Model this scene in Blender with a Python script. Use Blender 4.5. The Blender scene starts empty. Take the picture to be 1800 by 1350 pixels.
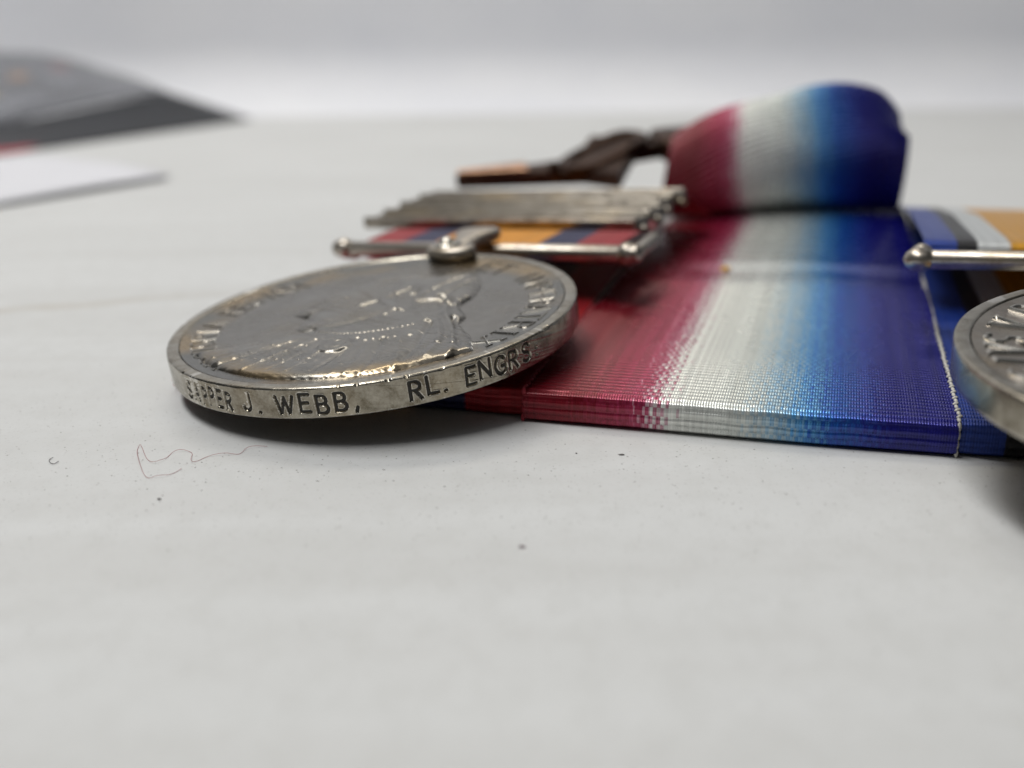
import bpy, math, random
import numpy as np
from mathutils import Vector, Matrix
random.seed(4); RNG = np.random.default_rng(7)
S = 0.001                       # everything below is written in millimetres
SC = bpy.context.scene
COL = SC.collection
A3 = lambda *p: np.array(p, float)

# ------------------------------------------------------------------ camera
CAM_H = 28.594
ROT = [[0.99992396, -0.01169911, -0.0038997], [0.0, -0.31622777, 0.94868330], [-0.01233195, -0.94861116, -0.31620372]]
cd = bpy.data.cameras.new("camera"); cam = bpy.data.objects.new("camera", cd); COL.objects.link(cam)
m = Matrix(((ROT[0][0], -ROT[0][1], -ROT[0][2], 0), (ROT[1][0], -ROT[1][1], -ROT[1][2], 0),
            (ROT[2][0], -ROT[2][1], -ROT[2][2], CAM_H * S), (0, 0, 0, 1)))
cam.matrix_world = m
cd.sensor_width = 36; cd.lens = 36.0; cd.clip_start = 0.002; cd.clip_end = 20
cd.dof.use_dof = True; cd.dof.focus_distance = 0.0765; cd.dof.aperture_fstop = 36 / 1.75
SC.camera = cam

# ------------------------------------------------------------------ world, lamps, exposure
W = bpy.data.worlds.new("World"); SC.world = W; W.use_nodes = True
W.node_tree.nodes["Background"].inputs[0].default_value = (0.92, 0.96, 1.0, 1)
W.node_tree.nodes["Background"].inputs[1].default_value = 0.05

def lamp(name, loc, aim, size, power, color):
    l = bpy.data.lights.new(name, 'AREA'); l.shape = 'RECTANGLE'; l.size, l.size_y = size; l.energy = power; l.color = color
    o = bpy.data.objects.new(name, l); COL.objects.link(o)
    o.location = Vector(loc); o.rotation_euler = (Vector(aim) - Vector(loc)).to_track_quat('-Z', 'Y').to_euler()
lamp("ceiling_lamp", (-0.26, 0.03, 0.80), (-0.03, 0.10, 0.0), (0.66, 0.14), 5.0, (1.0, 0.995, 0.98))
lamp("added_back_light", (-0.08, 0.42, 0.52), (0.0, 0.16, 0.0), (0.36, 0.10), 0.75, (1.0, 0.94, 0.82))  # added warm source, put in for glints on the loop and relief
lamp("pale_ceiling", (0.0, 0.05, 1.25), (0.0, 0.05, 0.0), (1.7, 1.7), 2.0, (0.95, 0.97, 1.0))
SC.view_settings.view_transform = 'Standard'; SC.view_settings.look = 'None'
SC.view_settings.exposure = 0.0; SC.view_settings.gamma = 1.0
SC.cycles.use_denoising = True; SC.cycles.max_bounces = 8
try: SC.cycles.denoiser = 'OPENIMAGEDENOISE'
except Exception: pass

# ------------------------------------------------------------------ node helpers
class NT:
    def __init__(s, name):
        s.mat = bpy.data.materials.new(name); s.mat.use_nodes = True
        s.t = s.mat.node_tree; s.b = s.t.nodes["Principled BSDF"]
    def n(s, typ, **kw):
        x = s.t.nodes.new(typ)
        for k, v in kw.items(): setattr(x, k, v)
        return x
    def put(s, sock, v):
        if hasattr(v, "is_output"): s.t.links.new(v, sock)
        elif isinstance(v, (tuple, list)) and len(v) == 3 and sock.type == 'RGBA': sock.default_value = (*v, 1)
        else: sock.default_value = v
    def math(s, op, *a):
        x = s.n('ShaderNodeMath', operation=op)
        for i, v in enumerate(a): s.put(x.inputs[i], v)
        return x.outputs[0]
    def pos(s, scale=1000.0):
        g = s.n('ShaderNodeNewGeometry'); v = s.n('ShaderNodeVectorMath', operation='SCALE')
        s.put(v.inputs[0], g.outputs['Position']); v.inputs['Scale'].default_value = scale
        return v.outputs[0]
    def obj(s, scale=1000.0):
        g = s.n('ShaderNodeTexCoord'); v = s.n('ShaderNodeVectorMath', operation='SCALE')
        s.put(v.inputs[0], g.outputs['Object']); v.inputs['Scale'].default_value = scale
        return v.outputs[0]
    def stretch(s, v, sc):
        x = s.n('ShaderNodeVectorMath', operation='MULTIPLY'); s.put(x.inputs[0], v); x.inputs[1].default_value = sc
        return x.outputs[0]
    def noise(s, v, scale, detail=3, rough=0.55):
        x = s.n('ShaderNodeTexNoise'); s.put(x.inputs['Vector'], v)
        x.inputs['Scale'].default_value = scale; x.inputs['Detail'].default_value = detail; x.inputs['Roughness'].default_value = rough
        return x.outputs[0]
    def ramp(s, f, stops, interp='LINEAR'):
        x = s.n('ShaderNodeValToRGB'); s.put(x.inputs[0], f); e = x.color_ramp.elements; x.color_ramp.interpolation = interp
        while len(e) < len(stops): e.new(0.5)
        for i, (p, c) in enumerate(stops):
            e[i].position = p
            e[i].color = (c, c, c, 1) if isinstance(c, (int, float)) else (*c, 1)
        return x.outputs[0]
    def mix(s, f, a, b, mode='MIX'):
        x = s.n('ShaderNodeMix', data_type='RGBA', blend_type=mode)
        s.put(x.inputs[0], f); s.put(x.inputs[6], a); s.put(x.inputs[7], b)
        return x.outputs[2]
    def bump(s, h, strength, dist=0.00005, normal=None):
        x = s.n('ShaderNodeBump'); s.put(x.inputs['Height'], h); x.inputs['Strength'].default_value = strength
        x.inputs['Distance'].default_value = dist
        if normal is not None: s.put(x.inputs['Normal'], normal)
        s.put(s.b.inputs['Normal'], x.outputs[0]); return x.outputs[0]
    def set(s, **kw):
        for k, v in kw.items(): s.put(s.b.inputs[k.replace('_', ' ')], v)
        return s.mat

def simple(name, color, rough=0.5, metal=0.0, **kw):
    t = NT(name); return t.set(Base_Color=color, Roughness=rough, Metallic=metal, **kw)

# ------------------------------------------------------------------ object helpers
def raw_mesh(name, V, F, uv=None, smooth=True):
    """V (n,3) in mm, F (k,4) or (k,3) array or list of index lists"""
    me = bpy.data.meshes.new(name); V = np.asarray(V, float) * S
    if isinstance(F, np.ndarray):
        k = F.shape[1]; me.vertices.add(len(V)); me.vertices.foreach_set("co", V.astype(np.float32).ravel())
        me.loops.add(F.size); me.loops.foreach_set("vertex_index", F.astype(np.int32).ravel())
        me.polygons.add(len(F)); me.polygons.foreach_set("loop_start", np.arange(len(F), dtype=np.int32) * k)
        me.polygons.foreach_set("loop_total", np.full(len(F), k, dtype=np.int32))
        me.update(calc_edges=True); me.validate()
        if uv is not None:
            l = me.uv_layers.new(name="UVMap"); l.data.foreach_set("uv", np.asarray(uv, np.float32)[F.ravel()].ravel())
    else:
        me.from_pydata([tuple(v) for v in V], [], [tuple(f) for f in F]); me.update()
    if smooth: me.polygons.foreach_set("use_smooth", np.ones(len(me.polygons), bool))
    return me

def obj(name, me, mat=None, parent=None):
    o = bpy.data.objects.new(name, me); COL.objects.link(o)
    if mat is not None and me is not None and not me.materials: me.materials.append(mat)
    if parent is not None: o.parent = parent
    return o
def part(name, V, F, mat, parent, uv=None, smooth=True, origin=None):
    return obj(name, raw_mesh(name, np.asarray(V, float) - (0 if origin is None else origin), F, uv, smooth), mat, parent)
def thing(name, label, cat, loc=(0, 0, 0), group=None):
    o = bpy.data.objects.new(name, None); COL.objects.link(o); o.location = Vector(loc) * S; o.empty_display_size = 0.004
    o["label"] = label; o["category"] = cat
    if group: o["group"] = group
    return o
def tag(o, label, cat, group=None):
    o["label"] = label; o["category"] = cat
    if group: o["group"] = group
    return o

def grid_faces(nr, nc, wrap=False):
    r = np.arange(nr - 1)[:, None]; c = np.arange(nc if wrap else nc - 1)[None, :]; c2 = (c + 1) % nc
    return np.stack([r * nc + c, r * nc + c2, (r + 1) * nc + c2, (r + 1) * nc + c], -1).reshape(-1, 4)

def lathe(profile, n=160, a0=0.0, a1=2 * math.pi):
    """profile [(r,z)], full turn about z"""
    P = np.asarray(profile, float); th = np.linspace(a0, a1, n, endpoint=False)
    V = np.stack([P[:, 0][:, None] * np.cos(th), P[:, 0][:, None] * np.sin(th), np.repeat(P[:, 1][:, None], n, 1)], -1).reshape(-1, 3)
    return V, grid_faces(len(P), n, True)

def tube(points, radius, n=8, cap=True):
    P = np.asarray(points, float); rad = np.full(len(P), radius) if np.isscalar(radius) else np.asarray(radius)
    T = np.gradient(P, axis=0); T /= np.linalg.norm(T, axis=1)[:, None]
    ref = A3(0, 0, 1) if abs(T[0][2]) < 0.9 else A3(1, 0, 0)
    V = []
    for p, t, r in zip(P, T, rad):
        x = np.cross(ref, t); x /= np.linalg.norm(x); y = np.cross(t, x)
        for k in range(n):
            a = 2 * math.pi * k / n; V.append(p + r * (x * math.cos(a) + y * math.sin(a)))
    F = [list(f) for f in grid_faces(len(P), n, True)]
    if cap: F += [list(range(n))[::-1], [(len(P) - 1) * n + k for k in range(n)]]
    return np.array(V), F

def ball(c, r, n=16, mr=10, sq=(1, 1, 1)):
    prof = [(max(1e-4, math.sin(t)), -math.cos(t)) for t in np.linspace(0, math.pi, mr)]
    V, F = lathe(prof, n); return V * r * np.array(sq) + np.asarray(c), [list(f) for f in F]

def join(*vf):
    V, F, o = [], [], 0
    for v, f in vf:
        V.append(np.asarray(v, float)); F += [[int(i) + o for i in q] for q in f]; o += len(v)
    return np.concatenate(V), F

def bevel_plate(poly, z0, z1, b):
    """convex-ish outline (k,2) -> plate from z0 to z1 with top edge bevelled by b"""
    P = np.asarray(poly, float); c = P.mean(0); k = len(P)
    def inset(d):
        out = []
        for i in range(k):
            p, q, r = P[i - 1], P[i], P[(i + 1) % k]
            e1 = (q - p) / np.linalg.norm(q - p); e2 = (r - q) / np.linalg.norm(r - q)
            n1 = A3(-e1[1], e1[0]); n2 = A3(-e2[1], e2[0]); nn = n1 + n2; nn /= np.linalg.norm(nn)
            out.append(q + nn * d / max(0.35, nn @ n1))
        return np.array(out)
    rings = [(inset(b), z0), (P, z0 + b), (P, z1 - b), (inset(b), z1)]
    V = np.concatenate([np.c_[r, np.full(k, z)] for r, z in rings]); F = [list(f) for f in grid_faces(4, k, True)]
    F += [list(range(k))[::-1], [3 * k + i for i in range(k)]]
    return V, F

# ------------------------------------------------------------------ frames
O2 = A3(0.6, 76.44); UA = A3(0.9648, -0.2630); VB = A3(0.2630, 0.9648)     # the ribbon panel: u across, v away
def uvw(u, v, z=0.0): return A3(O2[0] + UA[0] * u + VB[0] * v, O2[1] + UA[1] * u + VB[1] * v, z)
def frame(N, Y):
    N = A3(*N); N /= np.linalg.norm(N); Y = A3(*Y); Y -= N * (Y @ N); Y /= np.linalg.norm(Y); return np.array([np.cross(Y, N), Y, N])
def noise1(x, seed, f):
    r = np.random.default_rng(seed); k = r.normal(size=400); x = np.asarray(x) * f + 1000.5; i = np.floor(x).astype(int); t = x - i; t = t * t * (3 - 2 * t)
    return k[i % 400] * (1 - t) + k[(i + 1) % 400] * t

# ================================================================== SETTING
t = NT("white_table"); p = t.pos()
big = t.noise(p, 0.02, 3); mid = t.noise(t.stretch(p, (1.0, 0.8, 1)), 0.45, 5, 0.62); fine = t.noise(p, 3.2, 3, 0.6)
c = t.mix(t.ramp(big, [(0.3, 0.0), (0.7, 1.0)]), (0.63, 0.636, 0.632), (0.68, 0.686, 0.684))
c = t.mix(t.ramp(mid, [(0.36, 0.25), (0.55, 0.0)]), c, (0.54, 0.54, 0.525))
c = t.mix(t.ramp(fine, [(0.30, 0.55), (0.40, 0.0)]), c, (0.42, 0.41, 0.40))
rip = t.noise(t.stretch(p, (.012, .16, 1)), 1.0, 2); c = t.mix(t.ramp(rip, [(.36, .32), (.62, 0.0)]), c, (0.545, 0.54, 0.525))
# an old brownish stain line left of the medal
sx = t.n('ShaderNodeSeparateXYZ'); t.put(sx.inputs[0], p)
wob = t.math('MULTIPLY', t.math('SUBTRACT', t.noise(p, 0.11, 2), 0.5), 5.0)
ln = t.math('ABSOLUTE', t.math('ADD', wob, t.math('SUBTRACT', t.math('SUBTRACT', sx.outputs[1], t.math('MULTIPLY', sx.outputs[0], 0.297)), 132.6)))
on = t.math('MULTIPLY', t.ramp(t.math('MULTIPLY', ln, 0.1), [(0.02, 1.0), (0.22, 0.0)]), t.ramp(t.math('MULTIPLY', t.math('ADD', sx.outputs[0], 80), 0.01), [(0.02, 0.9), (0.32, 0.7), (0.52, 0.0)]))
c = t.mix(t.math('MULTIPLY', on, 0.5), c, (0.36, 0.30, 0.22))
t.bump(mid, 0.10, 0.00006)
M_TABLE = t.set(Base_Color=c, Roughness=0.55, Specular_IOR_Level=0.35)
xs = np.array([-900., -300, -120, 0, 120, 300, 900]); ys = np.array([-350., -50, 40, 120, 250, 450])
V = np.array([[x, y, 0] for y in ys for x in xs]); tb = obj("table_top", raw_mesh("table_top", np.concatenate([V, V - A3(0, 0, 25)]),
    np.concatenate([grid_faces(6, 7), grid_faces(6, 7)[:, ::-1] + 42]), smooth=False), M_TABLE); tb["kind"] = "structure"

t = NT("pale_wall"); p = t.pos()
c = t.mix(t.ramp(t.noise(t.stretch(p, (1, 1, 2.2)), 0.012, 3), [(0.35, 0.0), (0.65, 1.0)]), (0.775, 0.785, 0.83), (0.835, 0.84, 0.872))
M_WALL = t.set(Base_Color=c, Roughness=0.7)
prof = [(450.5, -0.2), (456, 0.0)] + [(456 + 30 * math.sin(a), 30 - 30 * math.cos(a)) for a in np.linspace(0.15, math.pi / 2, 10)] + [(486, 120), (486, 420)]
xs = np.linspace(-900, 900, 13)
V = np.array([[x, y, z] for (y, z) in prof for x in xs]); bw = obj("back_wall", raw_mesh("back_wall", V, grid_faces(len(prof), 13)[:, ::-1]), M_WALL); bw["kind"] = "structure"

# ================================================================== MATERIALS OF THE MEDALS
def silver(name, base, dark, rough, scale=0.6, gold=0.0, seed=0.0, tone=0.0, worn=0.0):
    t = NT(name); p = t.pos(); p2 = t.n('ShaderNodeVectorMath', operation='ADD'); t.put(p2.inputs[0], p); p2.inputs[1].default_value = (seed, seed * 2, seed)
    a = t.noise(p2.outputs[0], scale, 5, 0.6); b = t.noise(p2.outputs[0], scale * 6, 4, 0.65)
    f = t.math('ADD', t.math('MULTIPLY', a, 0.65), t.math('MULTIPLY', b, 0.35))
    c = t.ramp(f, [(0.36, dark), (0.5, tuple((x + y) / 2 for x, y in zip(base, dark))), (0.66, base)])
    if gold: c = t.mix(t.math('MULTIPLY', t.ramp(t.noise(p2.outputs[0], 0.16, 2), [(0.50, 0.0), (0.70, 1.0)]), gold), c, (0.62, 0.44, 0.20))
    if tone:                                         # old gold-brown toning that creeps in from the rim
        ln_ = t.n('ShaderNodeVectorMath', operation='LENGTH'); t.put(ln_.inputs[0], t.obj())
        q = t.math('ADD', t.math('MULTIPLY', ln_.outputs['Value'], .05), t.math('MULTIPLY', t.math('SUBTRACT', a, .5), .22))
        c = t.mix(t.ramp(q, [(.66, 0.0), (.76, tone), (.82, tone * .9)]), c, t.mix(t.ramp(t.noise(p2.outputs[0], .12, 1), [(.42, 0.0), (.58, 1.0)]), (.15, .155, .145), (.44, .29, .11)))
    if worn:
        ge = t.n('ShaderNodeNewGeometry'); c = t.mix(t.ramp(ge.outputs['Pointiness'], [(.515, 0.0), (.57, worn)]), c, (.74, .71, .65))
    r = t.math('ADD', rough, t.math('MULTIPLY', t.math('SUBTRACT', 0.55, a), 0.35))
    t.bump(b, 0.12, 0.00002)
    return t.set(Base_Color=c, Metallic=1.0, Roughness=r)
M_FIELD = silver("toned_silver_field", (0.28, 0.266, 0.246), (0.195, 0.185, 0.17), 0.24, 0.25, 0.06, 3, .55)
M_FIELD2 = silver("toned_silver_field_warm", (0.40, 0.36, 0.30), (0.24, 0.20, 0.165), 0.25, 0.25, 0.4, 11)
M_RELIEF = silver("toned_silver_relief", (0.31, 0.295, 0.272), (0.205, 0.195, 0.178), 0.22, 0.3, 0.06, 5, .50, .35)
M_RIM = silver("silver_rim", (0.43, 0.40, 0.335), (0.17, 0.145, 0.105), 0.22, 0.75, 0.12, 2, 0, .8)
M_BAR = silver("silver_bar", (0.56, 0.52, 0.455), (0.32, 0.275, 0.23), 0.34, 0.5, 0.2, 9)
M_CLASP = silver("dull_silver_clasp", (0.33, 0.30, 0.255), (0.15, 0.132, 0.11), 0.36, 0.5, 0.2, 14)
M_PATINA = simple("black_patina", (0.030, 0.027, 0.022), 0.55, 0.0)

# ================================================================== GLYPHS (strokes in a box of height 1)
def arc(cx, cy, rx, ry, a0, a1, n=8): return [(cx + rx * math.cos(math.radians(a)), cy + ry * math.sin(math.radians(a))) for a in np.linspace(a0, a1, n)]
G = {
 'I': (0.12, [[(.06, 0), (.06, 1)]]), 'L': (0.5, [[(0, 1), (0, 0), (.5, 0)]]), 'E': (0.5, [[(.5, 1), (0, 1), (0, 0), (.5, 0)], [(0, .52), (.42, .52)]]),
 'T': (0.6, [[(0, 1), (.6, 1)], [(.3, 1), (.3, 0)]]), 'V': (0.66, [[(0, 1), (.33, 0), (.66, 1)]]), 'A': (0.66, [[(0, 0), (.33, 1), (.66, 0)], [(.12, .33), (.54, .33)]]),
 'X': (0.66, [[(0, 0), (.66, 1)], [(0, 1), (.66, 0)]]), 'N': (0.62, [[(0, 0), (0, 1), (.62, 0), (.62, 1)]]), 'M': (0.8, [[(0, 0), (.08, 1), (.4, .15), (.72, 1), (.8, 0)]]),
 'W': (0.95, [[(0, 1), (.24, 0), (.475, .95), (.71, 0), (.95, 1)]]),
 'P': (0.52, [[(0, 0), (0, 1), (.28, 1)] + arc(.28, .74, .24, .26, 90, -90) + [(0, .48)]]),
 'R': (0.56, [[(0, 0), (0, 1), (.28, 1)] + arc(.28, .75, .24, .25, 90, -90) + [(0, .5)], [(.26, .5), (.56, 0)]]),
 'B': (0.56, [[(0, 0), (0, 1), (.28, 1)] + arc(.28, .76, .22, .24, 90, -90) + [(0, .52)], [(.28, .52)] + arc(.28, .26, .27, .26, 90, -90) + [(0, 0)]]),
 'J': (0.42, [[(.42, 1), (.42, .25)] + arc(.21, .24, .21, .24, 0, -180)]),
 'S': (0.54, [arc(.27, .75, .25, .25, 30, 270, 9) + arc(.27, .25, .27, .25, 90, -150, 9)]),
 'C': (0.62, [arc(.36, .5, .36, .5, 50, 310, 13)]), 'O': (0.74, [arc(.37, .5, .37, .5, 90, 450, 17)]),
 'G': (0.64, [arc(.36, .5, .36, .5, 50, 330, 13) + [(.66, .45), (.42, .45)]]),
 '.': (0.12, [[(.04, .03), (.09, .03)]]), ',': (0.16, [[(.10, .06), (.04, -.16)]]), ':': (0.12, [[(.04, .06), (.09, .06)], [(.04, .6), (.09, .6)]]), ' ': (0.45, []),
}
def raised_letter(ch, h, hw, depth, serif=True):
    """ridge-shaped strokes; returns V,F centred on x, baseline y=0, rising along z"""
    w, st = G[ch]; VF = []; segs = []
    for pl in st:
        P = np.array(pl, float) * h - A3(w * h / 2, 0)
        segs += list(zip(P[:-1], P[1:]))
    if serif and ch in 'IVXAMNTERPLB':
        ends = {}
        for pl in st:
            for q in (pl[0], pl[-1]): ends[q] = ends.get(q, 0) + 1
        for q, k in ends.items():
            if q[1] in (0, 1):
                c0 = np.array(q) * h - A3(w * h / 2, 0); segs.append((c0 - A3(.15 * h * .8, 0), c0 + A3(.15 * h * .8, 0)))
    for i, (p, q) in enumerate(segs):
        d = q - p; L = np.linalg.norm(d)
        if L < 1e-6: continue
        d /= L; n = A3(-d[1], d[0]); p = p - d * hw * .5; q = q + d * hw * .5; z = depth * (1 - .02 * (i % 7))
        V = [(*(p - n * hw), -.05), (*(q - n * hw), -.05), (*(q + n * hw), -.05), (*(p + n * hw), -.05),
             (*(p - n * hw * .25 + d * hw * .4), z), (*(q - n * hw * .25 - d * hw * .4), z), (*(q + n * hw * .25 - d * hw * .4), z), (*(p + n * hw * .25 + d * hw * .4), z)]
        VF.append((np.array(V), [[4, 5, 6, 7], [0, 1, 5, 4], [1, 2, 6, 5], [2, 3, 7, 6], [3, 0, 4, 7]]))
    return join(*VF)

# ================================================================== MEDAL BUILDER
FZ, RIMZ, THICK, RAD = -0.42, 0.0, 2.5, 18.0
def field_z(r): return FZ + 0.30 * np.clip((r - 12.5) / 4.2, 0, 1) ** 2

XW = lambda ang: .80 if ang < -98 else 1.06            # the clerk cut the first word narrower
def medal_disc(root, X, rim_text, mat_field, rim_mat):
    """X maps local medal coords (k,3) to root-relative mm"""
    rr = np.concatenate([[0.02, 0.06, 0.15, 0.4, 1.0], np.linspace(2, 12, 7), np.linspace(12.6, 16.75, 12)])
    prof = [(17.2, -THICK + .35), (16.6, -THICK + .4), (0.4, -THICK + .45), (0.02, -THICK + .46)] + [(r, field_z(r)) for r in rr] + [(16.9, field_z(17) + .02)]
    V, F = lathe(prof, 180); part("disc", X(V), F, mat_field, root)
    # the rim: inner slope, flat, bevel, outer band (stamped where there is text), lower bevel
    text = rim_text or []
    hi0, hi1 = math.radians(-124), math.radians(-10)
    th = np.linspace(hi0, hi0 + 2 * math.pi, 200, endpoint=False) if not text else np.concatenate([np.linspace(hi0, hi1, 760), np.linspace(hi1, hi0 + 2 * math.pi, 150)[1:-1]])
    band = np.linspace(-0.16, -THICK + 0.16, 54 if text else 8)
    prof = [(16.72, FZ - .05), (16.80, -0.30), (16.98, -0.10), (17.06, -0.02), (17.14, 0.0), (17.80, 0.0), (17.87, -0.015), (17.94, -0.06), (17.985, -0.11)]
    prof += [(18.0, z) for z in band] + [(17.97, -THICK + .08), (17.88, -THICK + .02), (17.75, -THICK), (17.0, -THICK), (16.9, -THICK + .5)]
    P = np.array(prof); R_ = np.repeat(P[:, 0][:, None], len(th), 1); Z_ = np.repeat(P[:, 1][:, None], len(th), 1); TH = np.repeat(th[None], len(P), 0)
    nb = (Z_ < -0.1) & (Z_ > -THICK + .1) & (R_ > 17.9)
    # small dents and wear on the upper edge and band
    wear = 0.012 * noise1(th * 18, 3, 1.3) + 0.008 * noise1(th * 18, 4, 4.0)
    edge = np.exp(-((Z_ + 0.06) / 0.1) ** 2) * (R_ > 17.7)
    nick = np.clip(noise1(th * 18, 8, 2.2) - 1.1, 0, 1) * 0.10
    Z_ = Z_ - edge * nick[None]; R_ = R_ - edge * nick[None] * .7 + (R_ > 17.85) * wear[None] * .5
    groove = np.zeros_like(R_)
    if text:
        segs = []
        for (ch, ang, h, base, lean) in text:
            w, st = G[ch]
            for pl in st:
                Q = np.array(pl, float) * A3(XW(ang), 1) * h - A3(w * h * XW(ang) / 2, 0); Q = Q + np.c_[Q[:, 1] * lean, 0 * Q[:, 1]]
                Q[:, 0] += math.radians(ang) * 18; Q[:, 1] += base
                segs += [(a, b, ch) for a, b in zip(Q[:-1], Q[1:])]
        sx, sy = TH * 18, Z_
        dmin = np.full(R_.shape, 9.0)
        for a, b, ch in segs:
            msk = (sx > min(a[0], b[0]) - .4) & (sx < max(a[0], b[0]) + .4) & nb
            d = b - a; L2 = d @ d + 1e-9; px, py = sx[msk] - a[0], sy[msk] - a[1]
            tt = np.clip((px * d[0] + py * d[1]) / L2, 0, 1)
            dmin[msk] = np.minimum(dmin[msk], np.hypot(px - tt * d[0], py - tt * d[1]))
        hw = 0.145; k = np.clip(1 - dmin / hw, 0, 1); groove = 0.20 * np.clip(k * 1.7, 0, 1)
        # raised burr thrown up beside each stroke
        groove -= 0.022 * np.exp(-((dmin - hw * 1.25) / 0.05) ** 2) * nb
        groove += nb * 0.006 * noise1(sx * 3 + sy * 17, 21, 1.0)
    R_ = R_ - groove
    V = np.stack([R_ * np.cos(TH), R_ * np.sin(TH), Z_], -1).reshape(-1, 3)
    part("rim", X(V), grid_faces(len(P), len(th), True)[:, ::-1], rim_mat, root)
    # dark patina lying in the stamped letters: one part per letter
    for (ch, ang, h, base, lean) in text:
        w, st = G[ch]; VF = []; q = 0
        for pl in st:
            Q = np.array(pl, float) * A3(XW(ang), 1) * h - A3(w * h * XW(ang) / 2, 0); Q = Q + np.c_[Q[:, 1] * lean, 0 * Q[:, 1]]
            for a, b in zip(Q[:-1], Q[1:]):
                d = b - a; L = np.linalg.norm(d)
                if L < 1e-6: continue
                d /= L; n = A3(-d[1], d[0]) * 0.085; ns = max(2, int(L / .3) + 2); q += 1; vv = []
                for tt in np.linspace(-.04, L + .04, ns):
                    for sg in (-1, 1):
                        g = a + d * tt + n * sg; an = math.radians(ang) + g[0] / 18; rd = 17.875 - 0.003 * (q % 5)
                        vv.append((rd * math.cos(an), rd * math.sin(an), g[1] + base))
                VF.append((np.array(vv), [[2 * i, 2 * i + 1, 2 * i + 3, 2 * i + 2] for i in range(ns - 1)]))
        if VF:
            V, F = join(*VF); part("engraved_letter", X(V), F, M_PATINA, root, smooth=False)

def legend(root, X, letters, r0, h, hw, depth, mat):
    for ch, ang in letters:
        V, F = raised_letter(ch, h, hw, depth); a = math.radians(ang)       # tops point outward
        rad, tan = A3(math.cos(a), math.sin(a)), A3(math.sin(a), -math.cos(a))
        xy = rad[None] * (r0 + V[:, 1])[:, None] + tan[None] * V[:, 0][:, None]
        V2 = np.c_[xy, field_z(np.hypot(xy[:, 0], xy[:, 1])) + V[:, 2]]
        part("letter", X(V2), F, mat, root, smooth=False)

def sdf_poly(P, x, y):
    d = np.full(x.shape, 1e9); inside = np.zeros(x.shape, bool); k = len(P)
    for i in range(k):
        a, b = P[i], P[(i + 1) % k]; e = b - a; L2 = e @ e + 1e-12
        t_ = np.clip(((x - a[0]) * e[0] + (y - a[1]) * e[1]) / L2, 0, 1)
        d = np.minimum(d, np.hypot(x - a[0] - t_ * e[0], y - a[1] - t_ * e[1]))
        cnd = (a[1] > y) != (b[1] > y)
        inside ^= cnd & (x < (b[0] - a[0]) * (y - a[1]) / (b[1] - a[1] + 1e-12) + a[0])
    return np.where(inside, d, -d)
def stroke_d(pl, x, y):
    P = np.array(pl, float); d = np.full(x.shape, 1e9)
    for a, b in zip(P[:-1], P[1:]):
        e = b - a; L2 = e @ e + 1e-12; t_ = np.clip(((x - a[0]) * e[0] + (y - a[1]) * e[1]) / L2, 0, 1)
        d = np.minimum(d, np.hypot(x - a[0] - t_ * e[0], y - a[1] - t_ * e[1]))
    return d
def smooth_line(pl, n=6):
    P = np.array(pl, float); out = []
    Q = np.vstack([2 * P[0] - P[1], P, 2 * P[-1] - P[-2]])
    for i in range(1, len(Q) - 2):
        for t_ in np.linspace(0, 1, n, endpoint=False):
            a, b, c_, d = Q[i - 1], Q[i], Q[i + 1], Q[i + 2]
            out.append(.5 * (2 * b + (c_ - a) * t_ + (2 * a - 5 * b + 4 * c_ - d) * t_ ** 2 + (3 * b - a - 3 * c_ + d) * t_ ** 3))
    out.append(P[-1]); return np.array(out)

# ================================================================== 1. THE ENGRAVED SILVER MEDAL
MC = A3(-12.50, 88.36, 6.30); MF = frame((-0.099, -0.062, 0.993), (0.36, 0.93, 0.09))
medal = thing("silver_medal", "worn silver medal with veiled portrait, its edge stamped SAPPER J. WEBB, RL. ENGRS.", "medal", MC)
XM = lambda V: np.asarray(V, float) @ MF
B0, H0 = -1.98, 1.38
ET = [('S', -117.4), ('A', -113.7), ('P', -110.0), ('P', -106.9), ('E', -104.0), ('R', -100.8), ('J', -94.7), ('.', -91.2), ('W', -84.2), ('E', -79.0), ('B', -74.6), ('B', -70.2), (',', -66.6),
      ('R', -52.6), ('L', -48.4), ('.', -45.4), ('E', -38.6), ('N', -34.5), ('G', -30.0), ('R', -25.8), ('S', -21.3), ('.', -17.6)]
rt = [(ch, a, H0, B0 + 0.10 * math.sin(i * 2.3) + (0.12 if i > 12 else 0), 0.03 * math.sin(i * 1.7)) for i, (ch, a) in enumerate(ET)]
rt[-1] = (':', -17.4, H0 * .75, B0 + .25, 0)
medal_disc(medal, XM, rt, M_FIELD, M_RIM)
left = "VICTORIA REGINA"; la = [-118 - i * 6.6 for i in range(len(left))]
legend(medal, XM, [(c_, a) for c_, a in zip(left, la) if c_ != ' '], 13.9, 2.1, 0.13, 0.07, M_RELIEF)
right = "ET IMPERATRIX"; ra = [-25.5 + 7.9 * (len(right) - 1 - i) for i in range(len(right))]
legend(medal, XM, [(c_, a) for c_, a in zip(right, ra) if c_ != ' '], 13.75, 2.35, 0.14, 0.09, M_RELIEF)

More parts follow.
